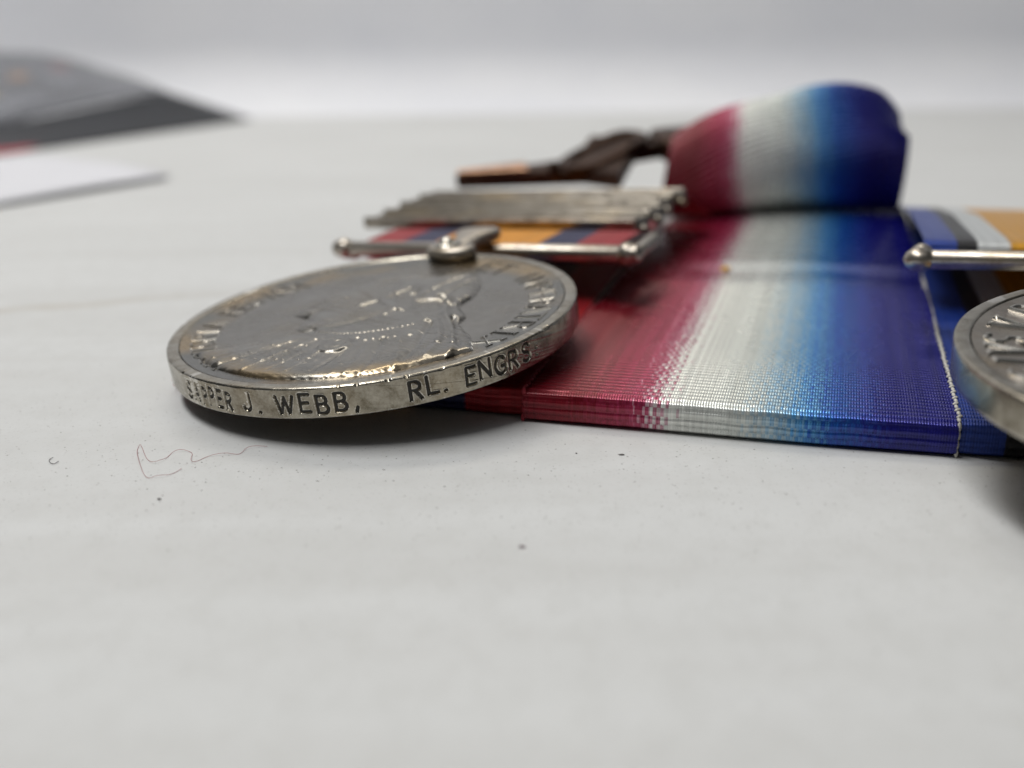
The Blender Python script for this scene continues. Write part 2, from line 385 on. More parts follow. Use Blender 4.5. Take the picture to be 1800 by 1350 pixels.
# the portrait: a low relief bust in profile, veiled, with crown, neck beads and ribbon tails
n_ = 330; gx, gy = np.meshgrid(np.linspace(-16.3, 16.3, n_), np.linspace(-16.3, 13.2, n_))
bust = smooth_line([(-11.0, -11.6), (-8.6, -9.2), (-5.6, -6.9), (-3.9, -5.9), (-3.3, -5.2), (-4.6, -5.0), (-5.7, -4.4), (-5.6, -3.7), (-5.9, -3.1), (-5.6, -2.6), (-6.2, -2.1), (-6.0, -1.7), (-7.9, -1.2), (-8.0, -0.4), (-6.9, 1.5), (-7.1, 2.6),
   (-7.5, 4.4), (-7.0, 6.4), (-6.0, 7.8), (-5.2, 8.3), (-5.0, 10.0), (-3.2, 10.2), (-1.4, 11.2), (0.4, 10.6), (2.4, 11.4), (4.4, 11.3), (6.2, 9.8), (7.2, 7.4), (7.6, 4.6), (7.3, 2.4), (8.1, 0.9), (9.2, -0.6), (9.3, -2.2), (10.2, -3.6), (11.8, -5.6), (13.1, -8.2), (13.3, -8.8)], 4)
angs = np.radians(np.linspace(-36, -131, 30)); bust = np.vstack([bust, np.c_[15.75 * np.cos(angs), 15.75 * np.sin(angs)]])
d = sdf_poly(bust, gx, gy)
hgt = 0.62 * (1 - np.exp(-np.clip(d, 0, None) / 0.34)) + 0.02 * np.clip(d, 0, 5)
def ridge(pl, w, a):
    global hgt
    hgt = hgt + a * np.exp(-(stroke_d(smooth_line(pl), gx, gy) / w) ** 2)
def lump(x, y, rx, ry, a):
    global hgt
    hgt = hgt + a * np.exp(-((gx - x) / rx) ** 2 - ((gy - y) / ry) ** 2)
lump(-4.0, 1.4, 2.2, 3.4, .10); lump(-3.4, -2.4, 1.9, 1.8, .10); lump(-6.3, -0.6, .7, 1.1, .12)
ridge([(-6.7, 2.9), (-5.6, 3.3), (-4.5, 2.9)], .32, .12); ridge([(-6.3, 1.9), (-5.4, 1.7), (-4.8, 2.0)], .25, -.10)      # brow, eye
ridge([(-6.0, -1.9), (-5.0, -2.4), (-3.6, -3.2), (-2.4, -3.6)], .28, -.12); ridge([(-5.8, -3.0), (-4.6, -3.1), (-3.9, -3.3)], .2, -.08)  # nose wing, lips
ridge([(-3.2, -5.0), (-1.6, -4.6), (0.2, -3.2), (1.4, -1.0)], .55, -.10)                                               # jaw
ridge([(1.2, 0.6), (1.9, -0.2), (1.8, -1.4)], .35, .18)                                                                  # ear
for k in range(7): ridge([(-5.6 + k * .75, 6.6 - k * .25), (-3.6 + k * .7, 4.6 - k * .3), (-1.0 + k * .5, 2.4 - k * .35), (1.2 + k * .3, .8 - k * .2)], .22, .11)   # hair
ridge([(-5.2, 8.2), (-2.6, 8.9), (0.6, 9.2), (3.6, 9.0)], .35, .07)
ridge([(-1.7, 1.0), (-.7, 2.8), (0.1, 4.6), (0.6, 6.0), (1.5, 5.5), (1.7, 4.3)], .36, .26)                                                       # crown band
for k in range(7): lump(-4.6 + k * 1.2, 9.5 + .3 * math.sin(k * 1.5), .38, .5, .08)
ridge([(4.6, 10.8), (3.4, 7.4), (2.8, 4.4), (3.2, 1.8), (4.6, -0.4), (6.4, -2.6)], .30, .16)                              # veil edge
ridge([(5.8, 9.2), (5.2, 6.4), (5.2, 3.8), (6.0, 1.4)], .34, -.16); ridge([(3.2, 2.2), (5.0, 2.8), (7.0, 2.0)], .3, .2); ridge([(4.6, 4.2), (6.2, 3.2), (6.9, 1.2)], .26, -.22)
ridge([(6.6, 1.0), (7.6, -1.2), (8.8, -3.0), (10.2, -5.4), (11.4, -8.2), (11.9, -10.2)], .32, .26); ridge([(7.4, -2.8), (8.6, -4.8), (9.8, -7.6), (10.2, -10.6)], .34, .24)
ridge([(8.4, -1.6), (9.6, -3.8), (10.8, -6.2), (12.0, -8.6)], .26, -.26); ridge([(7.0, -3.0), (7.6, -5.6), (8.4, -9.0), (8.6, -11.6)], .30, -.16)
for k in range(26):                                                                                                       # two strings of beads
    q = k / 25; lump(-2.9 + q * 8.6, -5.6 - 1.7 * math.sin(q * 3.0) + 2.1 * q, .13, .13, .11); lump(-6.6 + q * 13.2, -9.2 - 1.4 * math.sin(q * 3.0) + 3.2 * q, .14, .14, .10)
lump(1.4, -9.3, 1.25, 1.35, .20); hgt += .30 * np.exp(-((np.hypot((gx - 1.4) / 1.15, (gy + 9.3) / 1.25) - 1) / .22) ** 2); lump(1.4, -9.3, .5, .5, .22)   # brooch star
for k in range(16):                                                                                                       # folds of the dress
    x0 = -9.6 + k * 1.35; ridge([(x0 * .55 + 1, -8.4 + .12 * k), (x0 * .8 + .6, -11.4), (x0 + .3 * math.sin(k * 2), -14.6)], .24, .13 * math.sin(k * 1.9 + .4))
for k in range(11): ridge([(-10.2 + k * .9, -11.4 + k * .1), (-9.2 + k * 1.0, -12.6 + .3 * math.sin(k * 3))], .2, .13)
rl = np.random.default_rng(5)
for k in range(45):
    q, w_ = rl.uniform(-8, 9), rl.uniform(-14.6, -9.4); lump(q, w_, rl.uniform(.15, .4), rl.uniform(.15, .4), rl.uniform(-.06, .09))
hgt = hgt + .012 * noise1(gx * 3.1 + gy * 7.7, 9, 1.0)
soft_ = .34 + .6 * np.clip((-gx - 2.5) / 2, 0, 1) * np.clip((gy + 5.5) / 1, 0, 1) * np.clip((8.5 - gy) / 2, 0, 1)
base_ = 0.62 * (1 - np.exp(-np.clip(d, 0, None) / soft_)) + 0.02 * np.clip(d, 0, 5); b0_ = 0.62 * (1 - np.exp(-np.clip(d, 0, None) / 0.34)) + 0.02 * np.clip(d, 0, 5); hgt = base_ + (hgt - b0_) * np.where(gy < -8, .85, 1.35)
hgt = hgt * np.clip(d / .12 + .5, 0, 1)
zz = field_z(np.hypot(gx, gy)) + np.minimum(hgt, .98) * .70 - .02
V = np.stack([gx, gy, zz], -1).reshape(-1, 3); F = grid_faces(n_, n_); keep = (d.reshape(-1) > -0.06)[F].all(1); F = F[keep]
use = np.unique(F); remap = np.zeros(len(V), int); remap[use] = np.arange(len(use))
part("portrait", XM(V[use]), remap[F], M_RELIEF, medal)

# claw, rivet, suspension bar and the clasp bars riveted above it
BC = A3(-0.45, 24.0); ba = math.radians(-5.6); bx, by = A3(math.cos(ba), math.sin(ba)), A3(-math.sin(ba), math.cos(ba))
def XS(V, z=0.0):
    V = np.asarray(V, float); q = BC[None] + V[:, :1] * bx[None] + V[:, 1:2] * by[None]; return XM(np.c_[q, V[:, 2] + z])
zb = -1.5
V, F = tube([(x, 0, 0) for x in (-17.3, -17.0, -2.2, -1.2, 1.2, 2.2, 17.0, 17.3)], [.62, .86, .86, 1.05, 1.05, .86, .86, .62], 16); part("suspension_bar", XS(V, zb), F, M_BAR, medal)
for sx_ in (-1, 1):
    V, F = lathe([(.02, -1.1), (.5, -1.05), (.95, -.7), (1.2, -.1), (1.15, .4), (.85, .75), (1.0, 1.0), (.8, 1.35), (.3, 1.6), (.02, 1.62)], 18)
    V = np.c_[V[:, 2] * sx_ + sx_ * 17.6, V[:, 1], V[:, 0]]; part("finial", XS(V, zb), F, M_BAR, medal)
    V, F = bevel_plate([(sx_ * 17.2 - .7, .3), (sx_ * 17.2 + .7, .3), (sx_ * 17.2 + .6, 9.4), (sx_ * 17.2 - .6, 9.4)], -1.0, .25, .2); part("side_link", XS(V, zb - .5), F, M_BAR, medal)
# claw: a broad shoe on the disc, waisted neck, flared head over the bar
cl = smooth_line([(-2.6, 16.4), (-1.6, 15.6), (0, 15.2), (1.6, 15.6), (2.7, 16.5), (2.3, 17.8), (1.5, 18.8), (1.3, 20.4), (1.9, 22.6), (2.5, 24.0), (2.0, 25.2), (0.2, 25.6), (-2.0, 25.0), (-2.4, 23.6), (-1.8, 22.0), (-1.2, 20.2), (-1.5, 18.8), (-2.2, 17.6), (-2.6, 16.4)], 3)[:-1]
V, F = bevel_plate(cl, -.2, 1.05, .28); V[:, 2] += np.where(V[:, 1] < 18.2, 0.0, -0.15) ; part("claw", XM(V), F, M_BAR, medal)
V, F = ball((-.5, 17.2, 1.25), 0.85, 18, 10, (1, 1, .75)); V2, F2 = lathe([(1.5, .95), (1.45, 1.25), (1.1, 1.38), (.6, 1.4)], 20); V2 = V2 + A3(-.5, 17.2, 0)
V, F = join((V, F), (V2, [list(f) for f in F2])); part("rivet", XM(V), F, M_RIM, medal)
for k in range(4):
    y0 = 11.4 + k * 4.65; x0 = -4.3 - .1 * k + .2 * math.sin(k * 2.4)
    out = [(x0 - 18.7, y0 + .3), (x0 - 18.4, y0), (x0 + 18.4, y0), (x0 + 18.7, y0 + .3), (x0 + 18.7, y0 + 4.1), (x0 + 18.4, y0 + 4.3), (x0 - 18.4, y0 + 4.3), (x0 - 18.7, y0 + 4.1)]
    V, F = bevel_plate(out, -.55, .75, .14); cz = -1.95 - .08 * k
    fr = [(bevel_plate([(x0 - 18.5, y0 + q), (x0 + 18.5, y0 + q), (x0 + 18.5, y0 + q + .4), (x0 - 18.5, y0 + q + .4)], .70, .96, .08)) for q in (.12, 3.72)]
    V, F = join((V, F), *fr); V[:, 2] += .55 * (1 - (V[:, 1] - y0) / 4.3) - .25
    cl_ = part("clasp", XS(V, cz), F, M_CLASP, medal, smooth=False)
    for sx_ in (1,):
        V, F = ball((x0 + sx_ * 19.0, y0 + 1.3, -.35), .62, 12, 8, (1.1, 1, .9)); part("lug", XS(V, cz), F, M_CLASP, cl_)

# ================================================================== 2. THE SECOND SILVER MEDAL (right edge)
MC2 = A3(45.73, 58.73, 10.28); MF2 = frame((-0.0414, -0.0426, 1.0), (0.263, 0.965, 0.03))
medal2 = thing("silver_medal", "silver medal cut by the right frame edge, raised letters GIVS V BR", "medal", MC2)
XM2 = lambda V: np.asarray(V, float) @ MF2
medal_disc(medal2, XM2, None, M_FIELD2, M_RIM)
legend(medal2, XM2, [('R', -146), ('G', -163.5), ('I', -172.2), ('V', -180.3), ('S', -188.8), ('V', -202.0), ('B', -216.5), ('R', -226.0)], 13.55, 2.5, 0.19, 0.16, M_RIM)
V, F = tube([(x, 26.9, -1.2) for x in (-16.9, -16.6, 16.6, 16.9)], [.6, .85, .85, .6], 16); part("suspension_bar", XM2(V), F, M_BAR, medal2)
for sx_ in (-1, 1):
    V, F = lathe([(.02, -1.3), (.5, -1.15), (.95, -.6), (1.12, .1), (1.0, .7), (.6, 1.2), (.02, 1.45)], 18); V = np.c_[V[:, 2] * sx_ + sx_ * 17.6, V[:, 1] * 1.1 + 26.9, V[:, 0] - 1.2]; part("finial", XM2(V), F, M_BAR, medal2)
    V, F = ball((sx_ * 17.3, 28.7, -1.2), 1.1, 14, 8, (.9, 1.3, .9)); part("scroll", XM2(V), F, M_BAR, medal2)
V, F = bevel_plate(smooth_line([(-2.6, 16.4), (0, 15.4), (2.6, 16.4), (1.4, 18.8), (1.3, 23.5), (2.2, 27.2), (0, 28.2), (-2.2, 27.2), (-1.3, 23.5), (-1.4, 18.8), (-2.6, 16.4)], 3)[:-1], -.4, .95, .25); part("claw", XM2(V), F, M_BAR, medal2)

# ================================================================== RIBBONS
PITCH, THREAD = 0.70, 0.20
def ribbon_mat(name, stops, b1=0.0, b2=0.0, rough=0.25, offset=0.0, width=32.0):
    t = NT(name); uv = t.n('ShaderNodeUVMap'); s = t.n('ShaderNodeSeparateXYZ'); t.put(s.inputs[0], uv.outputs[0]); x, y = s.outputs[0], s.outputs[1]
    th = t.math('FLOOR', t.math('DIVIDE', x, THREAD)); rb = t.math('FLOOR', t.math('DIVIDE', y, PITCH))
    w1 = t.n('ShaderNodeTexWhiteNoise', noise_dimensions='1D'); t.put(w1.inputs['W'], th)
    cb = t.n('ShaderNodeCombineXYZ'); t.put(cb.inputs[0], th); t.put(cb.inputs[1], t.math('FLOOR', t.math('DIVIDE', y, PITCH * 2)))
    w2 = t.n('ShaderNodeTexWhiteNoise', noise_dimensions='2D'); t.put(w2.inputs['Vector'], cb.outputs[0])
    f = t.math('DIVIDE', t.math('ADD', x, offset), width)
    if b1: f = t.math('ADD', f, t.math('MULTIPLY', t.math('SUBTRACT', w1.outputs[0], .5), b1))
    if b2:
        par = t.math('SUBTRACT', t.math('MODULO', t.math('ADD', t.math('FLOOR', t.math('DIVIDE', x, .3)), rb), 2.0), .5)
        f = t.math('ADD', f, t.math('MULTIPLY', par, b2)); f = t.math('ADD', f, t.math('MULTIPLY', t.math('SUBTRACT', w2.outputs[0], .5), b2 * 1.1))
    c = t.ramp(f, stops)
    lum = t.math('ADD', .86, t.math('MULTIPLY', w1.outputs[0], .26)); hs = t.n('ShaderNodeHueSaturation'); t.put(hs.inputs['Value'], lum); t.put(hs.inputs['Color'], c)
    cmb = t.n('ShaderNodeCombineXYZ'); t.put(cmb.inputs[0], x); t.put(cmb.inputs[1], y)
    wat = t.noise(t.stretch(cmb.outputs[0], (1, .35, 1)), .22, 4, .6)                       # watered silk
    r = t.math('ADD', rough - .10, t.math('MULTIPLY', wat, .22))
    tw = t.math('ABSOLUTE', t.math('SINE', t.math('MULTIPLY', x, math.pi / THREAD))); t.bump(tw, .55, .00004)
    return t.set(Base_Color=hs.outputs[0], Roughness=r, Specular_IOR_Level=.6, Metallic=.42, Coat_Weight=.16, Coat_Roughness=.20)

CR, PK, WH, LB, MB_, DB = (0.19, .002, .011), (0.31, .016, .055), (.76, .765, .72), (.08, .29, .57), (.008, .085, .38), (.007, .007, .175)
M_STAR = ribbon_mat("red_white_blue_watered_silk", [(0, CR), (.135, CR), (.19, (.26, .012, .040)), (.235, PK), (.295, (.37, .035, .10)), (.325, (.55, .32, .38)), (.35, WH), (.53, (.58, .61, .58)), (.60, (.30, .45, .56)), (.66, LB), (.72, MB_), (.80, (.014, .035, .28)), (.85, DB), (1, DB)], .03, .03)
RD, NV, YL = (.31, .006, .012), (.009, .011, .065), (.66, .27, .006)
M_QSA = ribbon_mat("red_navy_yellow_silk", [(0, RD), (.157, RD), (.161, NV), (.295, NV), (.299, YL), (.701, YL), (.705, NV), (.839, NV), (.843, RD), (1, RD)], .004, 0, .5)
BL, BK, OR = (.010, .040, .26), (.008, .008, .010), (.63, .30, .010)
M_BWM = ribbon_mat("blue_black_white_orange_silk", [(0, BL), (.094, BL), (.098, BK), (.150, BK), (.154, (.58, .60, .60)), (.238, (.58, .60, .60)), (.245, OR), (.75, OR), (.757, (.58, .60, .60)), (.846, (.58, .60, .60)), (.85, BK), (.90, BK), (.905, BL), (1, BL)], .006, 0, .42)

def resample(path, step_fn):
    """path (k,2) -> rows (v,z,s,nv,nz) with step depending on arc length"""
    P = np.array(path, float); L = np.concatenate([[0], np.cumsum(np.linalg.norm(np.diff(P, axis=0), axis=1))]); s = [0.0]
    while s[-1] < L[-1]: s.append(s[-1] + step_fn(s[-1]))
    s = np.array(s[:-1] + [L[-1]]); v = np.interp(s, L, P[:, 0]); z = np.interp(s, L, P[:, 1])
    k = np.ones(5) / 5; dv = np.gradient(v, s); dz = np.gradient(z, s)
    dv = np.convolve(np.pad(dv, 2, 'edge'), k, 'valid'); dz = np.convolve(np.pad(dz, 2, 'edge'), k, 'valid'); q = np.hypot(dv, dz) + 1e-9
    return v, z, s, -dz / q, dv / q

def ribbon(name, u0, u1, path, mat, parent, fine=48.0, cols=None, warp=None, uoff=0.0, amp=0.21, place=None, origin=None):
    v, z, s, nv, nz = resample(path, lambda q: PITCH / 9 if q < fine else PITCH)
    cols = cols or int(round((u1 - u0) / (THREAD / 2))) + 1; u = np.linspace(u0, u1, cols)
    tp = np.where(np.arange(cols) % 2 == 0, 1, -1) if cols > 200 else np.zeros(cols)
    U, SS = np.meshgrid(u, s); ph = (SS + .085 * tp[None] + .04 * noise1(U + SS * .01, 31, .5)) / PITCH
    hgt_ = amp * (np.sqrt(np.clip(1 - (2 * (ph - np.floor(ph)) - 1) ** 2, 0, 1)) - .75) * np.clip((fine - SS) / 4, 0, 1)
    VV, ZZ = v[:, None] + nv[:, None] * hgt_, z[:, None] + nz[:, None] * hgt_
    if warp is not None: VV, ZZ, U = warp(U, VV, ZZ, SS)
    if place is None:
        V = np.stack([O2[0] + UA[0] * U + VB[0] * VV, O2[1] + UA[1] * U + VB[1] * VV, ZZ], -1).reshape(-1, 3)
    else: V = place(U, VV, ZZ).reshape(-1, 3)
    uv = np.stack([np.repeat((u - u0)[None], len(s), 0) + uoff, SS], -1).reshape(-1, 2)
    return part(name, V - (0 if origin is None else origin), grid_faces(len(s), cols), mat, parent, uv)

def panel_path(h, r, back, zb=0.12, v0=0.0):
    P = [(v0 + 6, zb), (v0 + r + .4, zb)]
    P += [(v0 + r * (1 - math.sin(a)), zb + r * (1 - math.cos(a))) for a in np.linspace(0, math.pi / 2, 6)]
    P += [(v0 - .02, zb + h * .5)] + [(v0 + r * (1 - math.cos(a)), h - r * (1 - math.sin(a))) for a in np.linspace(0, math.pi / 2, 7)]
    return P + [(v0 + q, h + .22 * (1 - math.exp(-(q - r) / 4))) for q in np.concatenate([np.linspace(r + .3, 9, 22), np.linspace(10, back, 30)])]

# --- the middle ribbon: red, white and blue, panel plus the rolled loop
star_ribbon = thing("medal_ribbon", "red, white and blue silk ribbon, its upper end rolled into a loop", "ribbon", uvw(16, 0))
OS = uvw(16, 0)
def star_warp(U, V, Z, SS):
    top = np.clip((V - 3) / 12, 0, 1)
    Z = Z + top * (.22 * np.sin(V * .13 + U * .10) + .16 * np.sin(U * .33 + 1) * np.exp(-((V - 46) / 9) ** 2) + .35 * np.exp(-((V - 49 - U * .12) / 3.2) ** 2) * np.clip((U - 6) / 4, 0, 1) - .30 * np.exp(-((V - 45.5 - U * .12) / 2.2) ** 2) * np.clip((U - 6) / 4, 0, 1))
    V = V + .12 * np.sin(U * .2 + .5); U = U + np.clip(V, 0, 200) * (.018 + .026 * U / 32)
    return V, Z, U
ribbon("panel", 0.05, 31.95, panel_path(2.66, .85, 104, zb=.06, v0=-.45), M_STAR, star_ribbon, 52, None, star_warp, origin=OS)

# stitched selvedges: white thread on the right edge, red on the left
def stitch_mesh(name, L, r, mat):
    V, F = ball((0, 0, 0), 1, 8, 6); V = np.array(V) * A3(r * 1.1, L / 2, r); me = raw_mesh(name, V, F); me.materials.append(mat); return me
M_WTHR = simple("white_sewing_thread", (.62, .60, .54), .6); M_RTHR = simple("red_sewing_thread", (.26, .008, .02), .6)
SW, SR = stitch_mesh("stitch", .74, .14, M_WTHR), stitch_mesh("stitch", .74, .17, M_RTHR)
def stitches(me, ue, n, step, parent, tilt, origin, vmax):
    s_ = 0.0
    for k in range(n):
        s_ = k * step
        if s_ < 2.4: u, v, z, up = ue, -.10, .35 + s_, True                     # up the front face
        else: u, v, z, up = ue + (s_ - 2.4) * (.044 if ue > 10 else .018), (s_ - 2.4) + .15, 2.66 + .22 * (1 - math.exp(-(s_ - 2.4) / 4)), False
        if v > vmax: break
        o = obj("stitch", me, None, parent); j = random.uniform(-.05, .05)
        o.location = Vector(uvw(u + j, v, z) - origin) * S
        base = math.atan2(UA[1], UA[0])
        o.rotation_euler = (math.radians(90 if up else 0), math.radians(random.uniform(-8, 8)), base + math.radians(tilt if k % 2 else -tilt * .2 - 8)) if not up else (math.radians(80), 0, base + math.radians(12 if k % 2 else -12))
stitches(SW, 32.0, 75, .66, star_ribbon, -38, OS, 62)
stitches(SR, -.02, 40, .74, star_ribbon, 34, OS, 30)

# the loop: the free end of the ribbon curling up over the panel and away
def loop_place(nu=81, nphi=54 * 9 + 1):
    w = np.linspace(-1, 1, nu); q = np.linspace(0, 1, nphi)
    W_, Q_ = np.meshgrid(w, q); phi = np.radians(-35 - 295 * Q_); R_ = Q_; Q_ = np.clip((295 * R_ - 45) / 250, 0, 1)                 # from underneath, round the camera side, over the top
    ribs = .30 * (np.sqrt(1 - (2 * ((R_ * 54) % 1) - 1) ** 2) - .75)
    low = np.clip(1 - Q_ / .32, 0, 1); rz = 9.3 - .2 * low + ribs - .5 * np.abs(W_) ** 3; rv = 9.2 + ribs
    front = np.exp(-((np.minimum(Q_, .46) - .46) / .30) ** 2)
    lift = (4.2 * front + 2.8 * np.exp(-((Q_ - .36) / .14) ** 2) + .2) * W_ - 50 * np.clip(W_ - .8, 0, 1) ** 2 * np.clip(Q_ * 3 - .9, 0, 1) - 1.1 * W_ ** 2 - 4.5 * np.clip(W_ - .05, 0, 1) ** 2 * np.clip(Q_ * 3 - .6, 0, 1)
    yaw = np.radians(4 + 22 * np.clip((Q_ - .1) / .5, 0, 1))
    cu, cv, cz = 17.6, 96.0, 11.6
    half = 17.2
    u = cu + half * W_ * np.cos(yaw) + 1.2 * W_ * front - 2.6 * (1 - W_ ** 2) * (np.clip(Q_ * 1.6, 0, 1) - .35); v = cv + half * W_ * np.sin(yaw) * .8 + rv * np.cos(phi) - 2 * Q_ + (1.6 - 1.2 * W_) * low
    z = cz + rz * np.sin(phi) + lift + .35 * np.sin(W_ * 5 + Q_ * 6)
    z = np.maximum(z, 3.15)
    uvv = np.stack([(W_ + 1) * 16, R_ * 54 * PITCH], -1)
    V = np.stack([O2[0] + UA[0] * u + VB[0] * v, O2[1] + UA[1] * u + VB[1] * v, z], -1).reshape(-1, 3)
    return V, grid_faces(nphi, nu), uvv.reshape(-1, 2)
V, F, uvl = loop_place(); part("loop", V - OS, F, M_STAR, star_ribbon, uvl)

# --- the left ribbon: red, navy and yellow
qsa_ribbon = thing("medal_ribbon", "red, navy and yellow striped ribbon under the clasp bars of the engraved medal", "ribbon", uvw(-16, 0))
OQ = uvw(-16, 0)
ribbon("panel", -32, -.12, panel_path(2.45, .6, 96, v0=.55), M_QSA, qsa_ribbon, 22, None, None, origin=OQ)
def qsa_place(U, V, Z):                              # the hanging strip lies in the plane of the medal
    U = U - 3.0 * np.clip((V - 8.5) / 5, 0, 1); L = np.stack([U, V, Z], -1).reshape(-1, 3); return (XS(L) + MC)
ribbon("hanging_strip", -15.9, 15.9, [(6, -3.3), (1.4, -3.0), (.75, -2.6), (.5, -2.0), (.65, -1.5), (1.3, -1.2), (3, -1.15), (8.5, -1.4), (11, -2.5), (12.5, -2.95), (31, -3.3), (36, -4.5), (44, -8.5)], M_QSA, qsa_ribbon, 40, 80, None, place=qsa_place, origin=OQ, amp=.05)

# --- the right ribbon: blue, black, white and orange
bwm_ribbon = thing("medal_ribbon", "blue, black, white and orange ribbon at the right frame edge", "ribbon", uvw(48, 0))
OB = uvw(48, 0)
ribbon("panel", 32.12, 64, panel_path(2.6, .6, 98, v0=.1), M_BWM, bwm_ribbon, 40, None, lambda U, V, Z, SS: (V, Z, U + V * .045), origin=OB)
def strip_warp(U, V, Z, SS): return V, Z, U + np.clip(V - 30, 0, 99) * .045
ribbon("hanging_strip", 31.9, 63.9, [(40, 7.6), (32.6, 8.1), (31.9, 8.4), (31.6, 8.9), (31.9, 9.5), (32.6, 9.75), (36, 9.7), (60, 8.2), (80, 6.0), (92, 4.2), (98, 2.9)], M_BWM, bwm_ribbon, 12, 161, strip_warp, origin=OB)

# ================================================================== 3. BRONZE STAR seen edge-on behind the clasps
def px_at(x, y, Y):
    r = np.array(ROT) @ A3((x - 900) / 1800, (y - 675) / 1800, 1); return A3(0, 0, CAM_H) + r * Y / r[1]
M_BRONZE = silver("dark_bronze", (.085, .050, .034), (.03, .018, .015), .52, .5, 0.0, 7)
P1, P2 = px_at(800, 306, 166), px_at(1180, 250, 168)
ex = (P2 - P1) / np.linalg.norm(P2 - P1); ez = A3(.04, -.10, 1.0); ez -= ex * (ez @ ex); ez /= np.linalg.norm(ez); ey = np.cross(ez, ex)
SB = np.array([ex, ey, ez]); star = thing("bronze_star", "dark bronze star medal lying edge-on behind the clasp bars, its tip to the left", "medal", P1)
XSt = lambda V: np.asarray(V, float) @ SB
def starpoly(cx, L, W_, n=4):
    out = []
    for k in range(2 * n):
        a = math.pi + k * math.pi / n; r = (L if (k // 2) % 2 == 0 else W_) if k % 2 == 0 else 6.0
        out.append((cx + r * math.cos(a), r * math.sin(a)))
    return np.array(out)
sp = starpoly(24, 24, 15)
def wave(V):                                         # the star is slightly bent: dips in the middle, rises to the crown
    V = np.array(V, float); x = V[:, 0]; V[:, 2] += -1.5 * np.exp(-((x - 17) / 6) ** 2) + 1.1 * np.clip((x - 22) / 6, 0, 1) * np.exp(-np.clip(x - 32, 0, 9) / 9); return V
V, F = bevel_plate(sp, -2.5, 0, .25)
part("star", XSt(wave(V)), F, M_BRONZE, star, smooth=False)
M_COPPER = silver("bright_copper_edge", (.58, .34, .20), (.36, .20, .12), .35, .8, 0, 17)
V, F = bevel_plate([(0.4, -.5), (11.5, -2.4), (11.5, 2.4), (0.4, .5)], .02, .5, .12); part("tip_facet", XSt(wave(V)), F, M_COPPER, star, smooth=False)
V, F = ball((15.3, -6.5, .9), 1.5, 14, 8, (.75, .75, 1.25)); part("knob", XSt(wave(V)), F, M_BRONZE, star)
V, F = lathe([(3.2, -.4), (4.2, -.4), (4.4, .2), (4.2, .8), (3.4, .9), (3.1, .3), (3.2, -.4)], 40); part("wreath", XSt(wave(V * A3(1.7, 1.7, 1) + A3(24, 0, .1))), F, M_BRONZE, star)
cr_ = smooth_line([(33, -5.5), (38, -6.5), (42.5, -6), (44, -2), (45, 0), (44, 2), (42.5, 6), (38, 6.5), (33, 5.5), (32, 0), (33, -5.5)], 3)[:-1]
V, F = bevel_plate(cr_, -2.9, .5, .3); part("crown", XSt(wave(V)), F, M_BRONZE, star)
th_ = np.linspace(0, 2 * math.pi, 33); V, F = tube([(48 + 4.2 * math.cos(a), 4.2 * math.sin(a), -.3) for a in th_], .6, 8, False); part("ring", XSt(V), F, M_BRONZE, star)

# ================================================================== 4. LEAFLET AND PAPER far left
def sheet(P00, P10, P01, P11, n=14, bulge=0.0, th=.3):
    a, b = np.meshgrid(np.linspace(0, 1, n), np.linspace(0, 1, n)); P = [np.asarray(q, float) for q in (P00, P10, P01, P11)]
    V = ((1 - a) * (1 - b))[..., None] * P[0] + (a * (1 - b))[..., None] * P[1] + ((1 - a) * b)[..., None] * P[2] + (a * b)[..., None] * P[3]
    V = V + (bulge * (4 * a * (1 - a) * (.3 + .7 * b) + .22 * np.sin(a * 9 + b * 4) * b))[..., None] * A3(0, 0, 1); V = V.reshape(-1, 3); F = grid_faces(n, n)
    k = n * n; rim = list(range(n)) + [i * n + n - 1 for i in range(1, n)] + [n * n - 1 - i for i in range(1, n)] + [i * n for i in range(n - 2, 0, -1)]
    side = np.array([[rim[i], rim[(i + 1) % len(rim)], rim[(i + 1) % len(rim)] + k, rim[i] + k] for i in range(len(rim))])
    nn = np.cross(P[1] - P[0], P[2] - P[0]); nn /= np.linalg.norm(nn)
    uv = np.stack([a, b], -1).reshape(-1, 2)
    return np.concatenate([V, V - nn * th]), np.concatenate([F, F[:, ::-1] + k, side[:, ::-1]]), np.concatenate([uv, uv])
def print_gloss_mat(name, base, spots, rough=.22):
    t = NT(name); uv = t.n('ShaderNodeUVMap'); c = base
    nz = t.noise(t.stretch(uv.outputs[0], (2.0, 9.0, 1)), 1.6, 3); c = t.mix(t.ramp(nz, [(.38, 0.0), (.60, .85)]), c, tuple(x * .12 for x in base))  # streaks put the sheet's gloss reflections into the print colour
    for (x, y, r, col) in spots:
        dv = t.n('ShaderNodeVectorMath', operation='DISTANCE'); t.put(dv.inputs[0], uv.outputs[0]); dv.inputs[1].default_value = (x, y, 0)
        c = t.mix(t.ramp(t.math('DIVIDE', dv.outputs['Value'], r * 2), [(.3, 1.0), (.6, 0.0)]), c, col)
    return t.set(Base_Color=c, Roughness=rough, Specular_IOR_Level=.3 if rough > .3 else .6)
leaf = thing("leaflet", "dark glossy printed leaflet with red and yellow spots, curling up on the table far left", "leaflet", px_at(440, 209, 438))
OL = px_at(440, 209, 438); OL[2] = 0
leaf.location = Vector(OL) * S
M_L1 = print_gloss_mat("charcoal_print_painted_gloss", (.012, .014, .020), [(.88, .10, .07, (.55, .06, .08)), (.96, .22, .06, (.5, .05, .07))], .35)
M_L2 = print_gloss_mat("grey_print_painted_gloss", (.17, .175, .20), [(.92, .35, .07, (.45, .33, .10)), (.72, .55, .06, (.32, .16, .06)), (.45, .72, .06, (.25, .09, .09))], .14)
